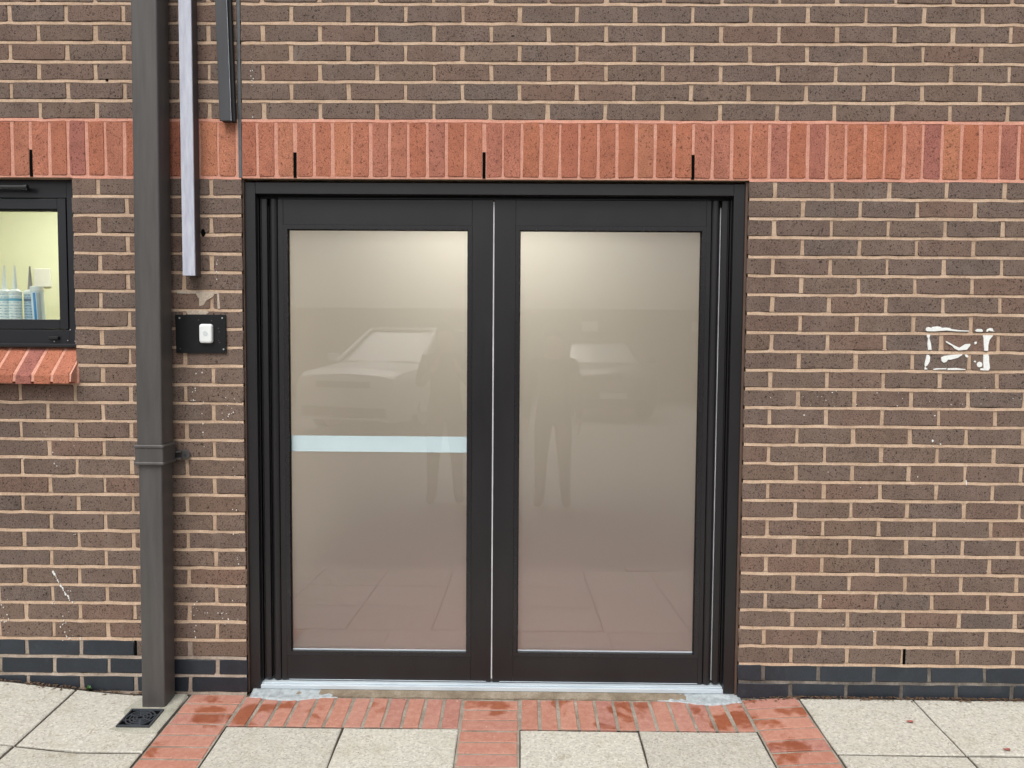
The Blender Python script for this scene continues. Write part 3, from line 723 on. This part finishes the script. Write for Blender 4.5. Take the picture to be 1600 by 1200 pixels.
slant('trunking_body', M['gasket'], -1.068, -1.0165, -.0215, -.003)

# ------------------------------------------------------------------ doorbell on its plate
pl = thing('backing_plate', (-1.17, -.004, 1.40), 'black square plate screwed to the bricks left of the door', 'plate')
m = MB(); m.loft([[(-1.271,-.0022,1.402),(-1.069,-.0022,1.403),(-1.0695,-.0022,1.5565),(-1.2735,-.0022,1.5555)], [(-1.271,-.009,1.402),(-1.069,-.009,1.403),(-1.0695,-.009,1.5565),(-1.2735,-.009,1.5555)]])
m.build('plate', M['black_plate'], pl, bevel=.001)
for x, z in ((-1.255,1.542), (-1.083,1.543), (-1.079,1.418), (-1.2535,1.419)):
    m = MB(); m.cyl((x, -.009, z), (x, -.0115, z), .0036, .0028, n=10); m.build('screw', M['screw'] if z > 1.5 or x > -1.1 else M['iron'], pl)
for x, z in ((-1.126,1.532), (-1.178,1.535), (-1.099,1.502), (-1.0965,1.488), (-1.0985,1.453), (-1.0945,1.445)):
    m = MB(); m.cyl((x, -.009, z), (x, -.0098, z), .0022, n=8); m.build('old_hole', M['sealant'], pl)
bell = thing('doorbell', (-1.145, -.012, 1.44), 'white rounded wireless doorbell fixed on the black plate', 'doorbell')
def rrect(x0, x1, z0, z1, r, y):
    P = []
    for cx_, cz_, a0 in ((x1-r, z1-r, 0), (x0+r, z1-r, 90), (x0+r, z0+r, 180), (x1-r, z0+r, 270)):
        for k in range(5): t = R(a0+22.5*k); P.append((cx_+r*math.cos(t), y, cz_+r*math.sin(t)))
    return P
m = MB(); m.loft([rrect(-1.1715,-1.1195,1.4425,1.5185,.010,-.0092), rrect(-1.1715,-1.1195,1.4425,1.5185,.010,-.020), rrect(-1.169,-1.122,1.445,1.516,.009,-.0245), rrect(-1.164,-1.127,1.450,1.511,.007,-.0262)])
body = m.build('housing', M['white_plastic'], bell)
m = MB(); m.loft([[(-1.1455+.0095*math.cos(t), y, 1.481+.0095*math.sin(t)) for t in [2*math.pi*i/20 for i in range(20)]] for y in (-.026, -.0275)]); m.build('button', plain('bell_button', (.62,.68,.68), .4, var=.02), bell)

# ------------------------------------------------------------------ gully grate
gr = thing('drain_grate', (-1.345, -.20, g(-1.345, -.2)), 'black plastic drain grate with rings set in cement below the drainpipe', 'drain')
gz = lambda x, y: g(x, y)+.0068
cx0, cy0 = -1.3455, -.2035
hx_, hy_ = .064, .060
m = MB(); m.loft([[(cx0+sx*hx_, cy0+sy*hy_, gz(cx0, cy0+sy*hy_)+dz) for sx, sy in ((-1,-1),(1,-1),(1,1),(-1,1))] for dz in (-.004, .0005)]); m.build('basin', M['hole'], gr)  # flat black plate stands in for the shaded depth of the drain
m = MB()
for a in ((-hx_,-hx_+.006,-hy_,hy_), (hx_-.006,hx_,-hy_,hy_), (-hx_+.0062,hx_-.0062,-hy_,-hy_+.006), (-hx_+.0062,hx_-.0062,hy_-.006,hy_)):
    P = [(a[0],a[2]),(a[1],a[2]),(a[1],a[3]),(a[0],a[3])]
    m.loft([[(cx0+x, cy0+y, gz(cx0, cy0+y)+dz) for x, y in P] for dz in (.0006, .006)])
m.build('rim', M['iron'], gr)
m = MB()
for r in (.013, .026, .039, .053):
    k = 28; prev = None; first = None
    rings = []
    for i in range(k+1):
        t = 2*math.pi*i/k
        rings.append([(cx0+rr*math.cos(t), cy0+rr*math.sin(t)*.94, gz(cx0, cy0+rr*math.sin(t)*.94)+dz) for rr, dz in ((r-.002,.001),(r+.002,.001),(r+.002,.0055),(r-.002,.0055))])
    m.loft(rings, cap=False)
m.build('ring_bars', M['iron'], gr)
m = MB()
for k in range(8):
    t = R(22.5+45*k); d = Vector((math.cos(t), math.sin(t)*.94, 0)); n_ = Vector((-d.y, d.x, 0)).normalized()*.002
    r1 = .053 if k % 2 else .062
    P = [d*.012+n_, d*.012-n_, d*r1-n_, d*r1+n_]
    m.loft([[(cx0+p.x, cy0+p.y, gz(cx0, cy0+p.y)+dz) for p in P] for dz in (.0012, .0052)])
m.build('spoke_bars', M['iron'], gr)

# ------------------------------------------------------------------ sealant cartridges behind the window
def label_mat(name, base, stripe, ink):
    m, nt, b = newmat(name); tc = N(nt, 'ShaderNodeTexCoord'); sp = N(nt, 'ShaderNodeSeparateXYZ'); nt.links.new(tc.outputs['Object'], sp.inputs[0])
    br = N(nt, 'ShaderNodeTexWave', wave_type='BANDS', bands_direction='Z', Scale=26, Distortion=1.5); br.inputs['Detail'].default_value = 2; nt.links.new(tc.outputs['Object'], br.inputs['Vector'])
    nz = noise(nt, stretch(nt, tc.outputs['Object'], (90, 90, 300)), 1, 3)
    a = N(nt, 'ShaderNodeMath', operation='MULTIPLY'); nt.links.new(ramp(nt, br.outputs['Fac'], [(.45,(0,0,0)),(.6,(1,1,1))]), a.inputs[0]); nt.links.new(ramp(nt, nz, [(.4,(0,0,0)),(.6,(.9,.9,.9))]), a.inputs[1])
    c = mix(nt, a.outputs[0], base, ink)
    bd = ramp(nt, sp.outputs['Z'], [(.168,(0,0,0)),(.170,(1,1,1)),(.181,(1,1,1)),(.183,(0,0,0))])
    c = mix(nt, bd, c, stripe)
    nt.links.new(c, b.inputs['Base Color']); b.inputs['Roughness'].default_value = .4; return m
LM = [label_mat('label_white_blue', (.90,.94,.95), (.12,.42,.62), (.30,.50,.60)), label_mat('label_grey_blue', (.45,.58,.70), (.10,.16,.26), (.10,.18,.30)), label_mat('label_pale', (.90,.94,.95), (.30,.55,.66), (.25,.45,.55))]
def cartridge(x, y, lean, mat, nozzle, label, flip=False):
    t = thing('sealant_cartridge', (x, y, 1.4455), label, 'cartridge', 'sealant cartridges on the window sill')
    r = .0245
    def ring(rr, z, n=20): return [(x+rr*math.cos(2*math.pi*i/n), y+rr*math.sin(2*math.pi*i/n), 1.4455+z) for i in range(n)]
    if not flip:
        m = MB(); m.loft([ring(r, 0), ring(r, .200)]); m.build('tube', mat, t, smooth=False)
        m = MB(); m.loft([ring(r*1.04, .2005), ring(r*1.04, .212), ring(r*.7, .219), ring(.009, .222)]); m.build('shoulder', M['white_plastic'], t)
        if nozzle is not None:
            m = MB(); m.loft([ring(.0105, .2225), ring(.0095, .232), ring(.0028, .322)]); m.build('nozzle', nozzle, t)
    else:
        m = MB(); m.loft([ring(r, 0), ring(r, .212)]); m.build('tube', mat, t)
        m = MB(); m.loft([ring(r*1.06, .2125), ring(r*1.06, .232), ring(r*.95, .234)]); m.build('base_cap', M['white_plastic'], t)
        for a0, a1, mm in ((-100, -75, plain('blue_stripe', (.06,.27,.60), .4)), (-68, -35, plain('grey_print', (.45,.50,.52), .4))):
            m = MB(); k = 4; rings = []
            for i in range(k+1):
                a = R(a0+(a1-a0)*i/k); rings.append([(x+(r+.0006)*math.cos(a), y+(r+.0006)*math.sin(a), 1.4455+z) for z in (.004, .205)])
            m.loft(rings, cap=False, closed=False); m.build('printed_stripe', mm, t)
    t.rotation_euler = (0, R(lean), 0)
    return t
grey_noz = plain('grey_nozzle', (.30,.28,.26), .5); white_noz = plain('white_nozzle', (.82,.86,.84), .35, var=.02)
CY = .20
cartridge(-2.106, CY+.012, 0, LM[2], white_noz, 'white sealant cartridge cut off by the left picture edge')
cartridge(-2.053, CY, 0, LM[0], white_noz, 'white cartridge with long white nozzle and blue band')
cartridge(-2.010, CY+.035, 0, LM[1], grey_noz, 'grey-blue cartridge with short grey nozzle')
cartridge(-1.944, CY-.005, -3, plain('pale_tube', (.70,.80,.88), .4, var=.03), None, 'leaning white cartridge with blue stripe, cap up', flip=True)

# ------------------------------------------------------------------ rooms behind
def room(x0, x1, y0, y1, z0, z1, wm, label):
    t = .05
    tag(part('interior_floor', M['floor'], None, (x0, x1, y0, y1, z0-t, z0), bevel=0), 'dark red-brown floor '+label, kind='structure')
    tag(part('interior_ceiling', M['ceil'], None, (x0, x1, y0, y1, z1, z1+t), bevel=0), 'white ceiling '+label, kind='structure')
    for n_, b in (('back', (x0, x1, y1, y1+t, z0, z1)), ('left', (x0-t, x0, y0, y1, z0, z1)), ('right', (x1, x1+t, y0, y1, z0, z1))):
        tag(part('interior_wall', wm, None, b, bevel=0), 'painted %s wall %s' % (n_, label), kind='structure')
room(-1.25, 1.6, .3005, 3.2, .02, 2.30, M['cream'], 'of the lobby behind the door')
room(-3.55, -1.35, .3005, 1.5, .02, 2.45, M['yellow'], 'of the store behind the window')
tag(part('wall_plate', M['inner_sill'], None, (-2.79, -2.69, 1.488, 1.4995, 1.765, 1.875), bevel=.004), 'pale square plate on the yellow wall behind the cartridges', 'plate')
def lamp(name, x, y, z, w, d, mat, label):
    t = thing(name, (x, y, z), label, 'lamp')
    part('housing', M['ceil'], t, (x-w/2-.02, x+w/2+.02, y-d/2-.02, y+d/2+.02, z, z+.05), bevel=.004)
    part('diffuser', mat, t, (x-w/2, x+w/2, y-d/2, y+d/2, z-.012, z-.0005), bevel=0)
lamp('ceiling_lamp', -.02, .50, 2.24, .62, .16, M['lamp'], 'lit ceiling lamp glowing through the tops of the frosted panes')
lamp('ceiling_lamp', -2.2, .85, 2.39, 1.2, .3, M['lamp2'], 'lit ceiling lamp in the yellow store behind the small window')

# ------------------------------------------------------------------ litter, weed, leaves at the wall foot
m = MB()
def flake(m, x, y, z, s):
    a = random.uniform(0, 6.28); pts = []
    L, Wd = s*random.uniform(.7, 1.6), s*random.uniform(.25, .6)
    for u, v, w in ((-1,0,0),(-.2,-1,.35),(1,0,.1),(-.2,1,.35)):
        xx, yy = u*L, v*Wd; pts.append((x+xx*math.cos(a)-yy*math.sin(a), y+xx*math.sin(a)+yy*math.cos(a), z+.001+w*s*.6*random.uniform(.3, 1)))
    m.quad(*pts)
for i in range(1100):
    x = random.choice((random.uniform(-2.6, -1.25), random.uniform(1.02, 3), random.uniform(1.2, 2.4)))
    y = -.003-abs(random.gauss(0, .012)); flake(m, x, y, g(x, y)+.0015, random.uniform(.002, .009))
for i in range(60):
    x = random.uniform(-1.0, 1.02); y = -.02-abs(random.gauss(0, .012)); flake(m, x, y, g(x, y)+.003, random.uniform(.0015, .004))
tag(m.build('leaf_litter', M['litter']), 'scraps of dry leaf litter along the foot of the wall', 'litter', kind='stuff')
m = MB()
for i in range(150):
    x, y = random.uniform(-2.2, 2.4), -random.uniform(.03, .9); flake(m, x, y, g(x, y)+.003, random.uniform(.0012, .0032))
tag(m.build('grit', M['soil']), 'dark grit and crumbs scattered on the slabs', 'grit', kind='stuff')
w = thing('weed', (-1.652, -.012, g(-1.652, -.012)), 'tiny green weed in the joint at the wall foot', 'plant')
m = MB()
for i in range(9):
    a = i*.75+random.uniform(-.2, .2); L = random.uniform(.012, .022); b0 = Vector((-1.652, -.012, g(-1.652, -.012)+.003)); d = Vector((math.cos(a), math.sin(a)*.6-.2, random.uniform(.3, 1.1))).normalized(); s_ = d.cross(Vector((0,0,1))).normalized()*L*.32
    m.quad(b0, b0+d*L*.5+s_, b0+d*L, b0+d*L*.5-s_)
m.build('leaves', M['green'], w)
for x, y, lab in ((-1.535,-.185,'small red leaf on the slab beside the drain grate'), (1.62,-.185,'small red leaf on the slab right of the door'), (1.88,-.362,'small red leaf near the slab joint, far right')):
    m = MB(); z = g(x, y)+.003; k = 7
    ring = [(x+.013*math.cos(2*math.pi*i/k)*(1.3 if i % 2 else .9), y+.008*math.sin(2*math.pi*i/k), z+.003*abs(math.sin(i*1.7))) for i in range(k)]
    m.loft([ring, [(p[0], p[1], p[2]+.0006) for p in ring]]); tag(m.build('fallen_leaf', M['red_leaf']), lab, 'leaf', 'fallen leaves')

# ------------------------------------------------------------------ what the panes reflect: car park, cars, people
M['car_white'] = plain('white_car_paint', (.80,.80,.78), .25, var=.01); M['car_black'] = plain('black_car_paint', (.012,.013,.016), .2, var=.02)
M['car_glass'] = plain('car_glass', (.22,.25,.27), .12, var=.0, spec=.8); M['tyre'] = plain('tyre_rubber', (.012,.012,.012), .85)  # pale glass colour stands in for the sky mirrored in the car windows
M['chrome'] = plain('chrome', (.75,.75,.75), .15, metal=.9); M['head_light'] = plain('headlight_glass', (.9,.92,.95), .1, metal=.1); M['trim'] = plain('black_trim', (.015,.015,.016), .6)
def car(x, y, rz, L, Wd, H, hood, mat, label, suv):
    t = thing('parked_car', (x, y, road_z(x, y)), label, 'car', 'cars parked opposite')
    # front of the car is at +Y, facing the door
    hw = Wd/2; P = []
    def sect(yy, zb, zt, w, rnd=.12):
        return [(-w*.96,yy,zb), (-w,yy,zb+.12), (-w,yy,zt-rnd*1.3), (-w*.93,yy,zt-rnd*.4), (-w*.72,yy,zt), (0,yy,zt+.03), (w*.72,yy,zt), (w*.93,yy,zt-rnd*.4), (w,yy,zt-rnd*1.3), (w,yy,zb+.12), (w*.96,yy,zb)]
    def bld(m, name, mat_, par=t, **k):
        o = m.build(name, mat_, None, **k); o.parent = par; return o
    gb = .22
    m = MB(); m.loft([sect(0, gb+.12, hood-.28, hw*.86), sect(-.06, gb, hood-.14, hw*.93), sect(-.25, gb, hood-.05, hw*.98), sect(-.9, gb, hood+.02, hw), sect(-1.3, gb, hood+.06, hw), sect(-L*.6, gb, hood+.08, hw), sect(-L+.3, gb, hood+.08, hw*.98), sect(-L, gb+.15, hood-.05, hw*.88)])
    body = bld(m, 'body', mat)
    def cab(yy, z0, z1, w0, w1): return [(-w0,yy,z0), (-w1,yy,z1-.03), (-w1*.8,yy,z1), (w1*.8,yy,z1), (w1,yy,z1-.03), (w0,yy,z0)]
    m = MB(); m.loft([cab(-1.12, hood-.02, hood+.07, hw*.86, hw*.80), cab(-1.95, hood-.02, H-.04, hw*.92, hw*.68), cab(-L*.55, hood-.02, H-.03, hw*.93, hw*.69), cab(-L+.75, hood-.02, H-.08, hw*.92, hw*.68), cab(-L+.15, hood-.02, hood+.12, hw*.85, hw*.75)])
    bld(m, 'windows', M['car_glass'])
    m = MB(); m.loft([[(-hw*.66,yy,z), (-hw*.56,yy,z+.035), (hw*.56,yy,z+.035), (hw*.66,yy,z)] for yy, z in ((-1.9, H-.05), (-2.1, H-.03), (-L*.6, H-.02), (-L+.6, H-.08))]); bld(m, 'roof', mat)
    for s in (-1, 1):
        m = MB(); m.cyl((s*hw*.84, -1.1, hood+.05), (s*hw*.66, -1.97, H-.04), .04, n=6); bld(m, 'pillar', mat)
        m = MB(); m.loft([[(s*hw*a, b, z) for a, b, z in q] for q in (((.52,.005,hood-.33),(.90,-.06,hood-.30),(.93,-.13,hood-.18),(.60,-.03,hood-.24)), ((.52,-.08,hood-.33),(.90,-.16,hood-.30),(.95,-.30,hood-.18),(.60,-.12,hood-.24)))]); bld(m, 'headlight', M['head_light'])
        m = MB(); m.loft([[(s*(hw+a), -1.35+b, hood+z) for a, z in ((-.02,.04),(.20,.06),(.22,.20),(.02,.18))] for b in (0, -.10)]); bld(m, 'mirror', mat, bevel=.02)
        for wy in (-.85, -L+.85):
            m = MB(); m.cyl((s*(hw-.02), wy, .34), (s*(hw-.24), wy, .34), .34, n=24); wh = bld(m, 'wheel', M['tyre'])
            m = MB(); m.cyl((s*(hw-.005), wy, .34), (s*(hw-.03), wy, .34), .21, n=16); bld(m, 'rim', M['chrome'], wh)
    m = MB()
    if suv:
        m.box(-hw*.50, hw*.50, .0, .02, hood-.33, hood-.23); bld(m, 'grille', M['trim'])
        m = MB(); m.box(-hw*.78, hw*.78, -.02, .03, .30, .44); bld(m, 'lower_intake', M['trim'], bevel=.01)
        m = MB(); m.box(-hw*.8, hw*.8, -.01, .035, .24, .285); bld(m, 'skid_plate', M['chrome'], bevel=.01)
    else:
        m.loft([[(-.38,yy,hood-.30),(-.30,yy,hood-.42),(.30,yy,hood-.42),(.38,yy,hood-.30),(.30,yy,hood-.24),(-.30,yy,hood-.24)] for yy in (-.02, .02)]); gl = bld(m, 'grille', M['trim'])
        for k in range(5):
            m = MB(); m.box(-.34, .34, .0205, .03, hood-.40+.034*k, hood-.388+.034*k); bld(m, 'grille_bar', M['chrome'], gl)
        m = MB(); m.cyl((0, -.02, hood-.20), (0, .01, hood-.20), .055, n=14); bld(m, 'badge', M['chrome'])
        m = MB(); m.box(-hw*.7, hw*.7, -.02, .02, .28, .40); bld(m, 'lower_intake', M['trim'])
    m = MB(); m.box(-.26, .26, .021, .035, hood-.58, hood-.47); bld(m, 'number_plate', M['white_plastic'])
    t.rotation_euler = (0, 0, rz); return t
car(-2.70, -8.9, R(20), 4.4, 1.98, 1.74, 1.08, M['car_white'], 'white off-roader reflected in the left pane', True)
car(1.85, -11.1, R(-3), 4.2, 1.80, 1.52, 1.00, M['car_black'], 'black hatchback reflected in the right pane', False)
bw = thing('boundary_wall', (0, -16.2, 0), 'dark boundary wall behind the reflected cars', 'wall')
part('wall_body', plain('dark_wall', (.27,.24,.22), .9), bw, (-25, 25, -16.4, -16.15, -.1, 2.25), bevel=0); part('coping', M['kerb'], bw, (-25, 25, -16.43, -16.1, 2.2505, 2.31), bevel=.01)
for x, lab in ((1.85, 'white sign above the black hatchback in the reflection'), (4.6, 'white sign at the right edge of the reflection')):
    s = tag(part('wall_sign', M['white_plastic'], None, (x-.2, x+.2, -16.149, -16.13, 1.75, 2.0), bevel=.003), lab, 'sign')

def person(x, y, rz, H, label, coat, raise_arm):
    """one continuous skinned body; materials by region"""
    k = H/1.75
    J = dict(pel=(0,0,.95,.135), sp1=(0,-.01,1.08,.125), sp2=(0,-.02,1.26,.145), ch=(0,-.01,1.40,.135), nk=(0,.0,1.50,.058), h0=(0,.02,1.575,.075), h1=(0,.025,1.655,.098), h2=(0,.015,1.715,.078))
    E = [('pel','sp1'),('sp1','sp2'),('sp2','ch'),('ch','nk'),('nk','h0'),('h0','h1'),('h1','h2')]
    J['ns'] = (0,.128,1.625,.016); E.append(('h1','ns'))
    for s, n in ((-1,'l'), (1,'r')):
        J['hp'+n]=(s*.095,0,.90,.095); J['kn'+n]=(s*.115,.02,.50,.062); J['an'+n]=(s*.13,-.01,.09,.043); J['to'+n]=(s*.15,.15,.035,.036)
        E += [('pel','hp'+n),('hp'+n,'kn'+n),('kn'+n,'an'+n),('an'+n,'to'+n)]
        J['sh'+n]=(s*.185,-.01,1.42,.066)
        if raise_arm:
            J['el'+n]=(s*.25,.08,1.17,.047); J['wr'+n]=(s*.11,.28,1.34,.030); J['pm'+n]=(s*.085,.33,1.40,.030)
            fd = Vector((-s*.35, .25, .9)).normalized(); side = Vector((0, 1, 0))
        else:
            J['el'+n]=(s*.25,-.03,1.13,.047); J['wr'+n]=(s*.26,.06,.90,.030); J['pm'+n]=(s*.26,.08,.83,.030)
            fd = Vector((0, .25, -1)).normalized(); side = Vector((0, 1, 0))
        E += [('ch','sh'+n),('sh'+n,'el'+n),('el'+n,'wr'+n),('wr'+n,'pm'+n)]
        pm = Vector(J['pm'+n][:3])
        for q, (o_, L) in enumerate(((-.030,.070),(-.010,.082),(.010,.078),(.030,.060))):
            a = pm+side*o_+fd*.035; b = a+fd*L*.5; c_ = b+(fd*.8+Vector((-s*.5,0,0))).normalized()*L*.5
            J['f%d%s'%(q,n)]=(*a,.0095); J['g%d%s'%(q,n)]=(*b,.009); J['i%d%s'%(q,n)]=(*c_,.008); E += [('pm'+n,'f%d%s'%(q,n)),('f%d%s'%(q,n),'g%d%s'%(q,n)),('g%d%s'%(q,n),'i%d%s'%(q,n))]
        a = pm+side*.035-fd*.01; b = a+side*.03+fd*.03
        J['t0'+n]=(*a,.011); J['t1'+n]=(*b,.0095); E += [('pm'+n,'t0'+n),('t0'+n,'t1'+n)]
    names = list(J); me = bpy.data.meshes.new('body')
    me.from_pydata([tuple(c*k for c in J[n][:3]) for n in names], [(names.index(a), names.index(b)) for a, b in E], [])
    tmp = bpy.data.objects.new('tmp', me); col.objects.link(tmp)
    sk = tmp.modifiers.new('s', 'SKIN'); sb = tmp.modifiers.new('u', 'SUBSURF'); sb.levels = sb.render_levels = 1
    if not me.skin_vertices: me.skin_vertices.new() if hasattr(me.skin_vertices, 'new') else None
    for i, n in enumerate(names):
        sv = me.skin_vertices[0].data[i]; kk = k*(1.32 if n in ('h0','h1','h2') else 1.4 if n[:2] == 'to' else 1.15); sv.radius = (J[n][3]*kk,)*2; sv.use_root = (n == 'pel')
    dg = bpy.context.evaluated_depsgraph_get(); nm = bpy.data.meshes.new_from_object(tmp.evaluated_get(dg))
    bpy.data.objects.remove(tmp)
    t = thing('person', (x, y, road_z(x, y)), label, 'person', 'people reflected in the panes')
    nm.materials.clear()
    for mm in (coat, M['trousers'], M['skin'], M['shoes']): nm.materials.append(mm)
    for p in nm.polygons:
        p.use_smooth = True; c_ = p.center/k
        hand = (abs(c_.x) > .2 and c_.z < .9 and not raise_arm) or (raise_arm and c_.y > .28)
        p.material_index = 2 if (c_.z > 1.49 or hand) else (3 if c_.z < .075 else (1 if c_.z < .93 and abs(c_.x) < .23 else 0))
    o = bpy.data.objects.new('body', nm); link(o, t)
    m = MB(); n_ = 14
    rings = []
    for j in range(6):
        ph = R(-10+20*j); rings.append([(.098*k*math.cos(ph)*math.cos(2*math.pi*i/n_), (.0+.106*math.cos(ph)*math.sin(2*math.pi*i/n_)-.012)*k, (1.675+.105*math.sin(ph))*k) for i in range(n_)])
    m.loft(rings); h = m.build('hair', M['hair'], None, smooth=True); h.parent = t
    t.rotation_euler = (0, 0, rz); return t
M['trousers'] = plain('dark_trousers', (.015,.016,.022), .85); M['skin'] = plain('skin', (.45,.27,.19), .55, var=.05); M['shoes'] = plain('black_shoes', (.012,.012,.012), .5); M['hair'] = plain('dark_hair', (.02,.014,.010), .6)
person(.44, -4.35, R(4), 1.74, 'standing person in a dark coat reflected in the right pane', plain('dark_coat', (.02,.022,.028), .85), False)
person(-.64, -4.45, R(-6), 1.78, 'person in a dark jacket with raised hands reflected in the left pane', plain('grey_jacket', (.045,.045,.05), .85), True)
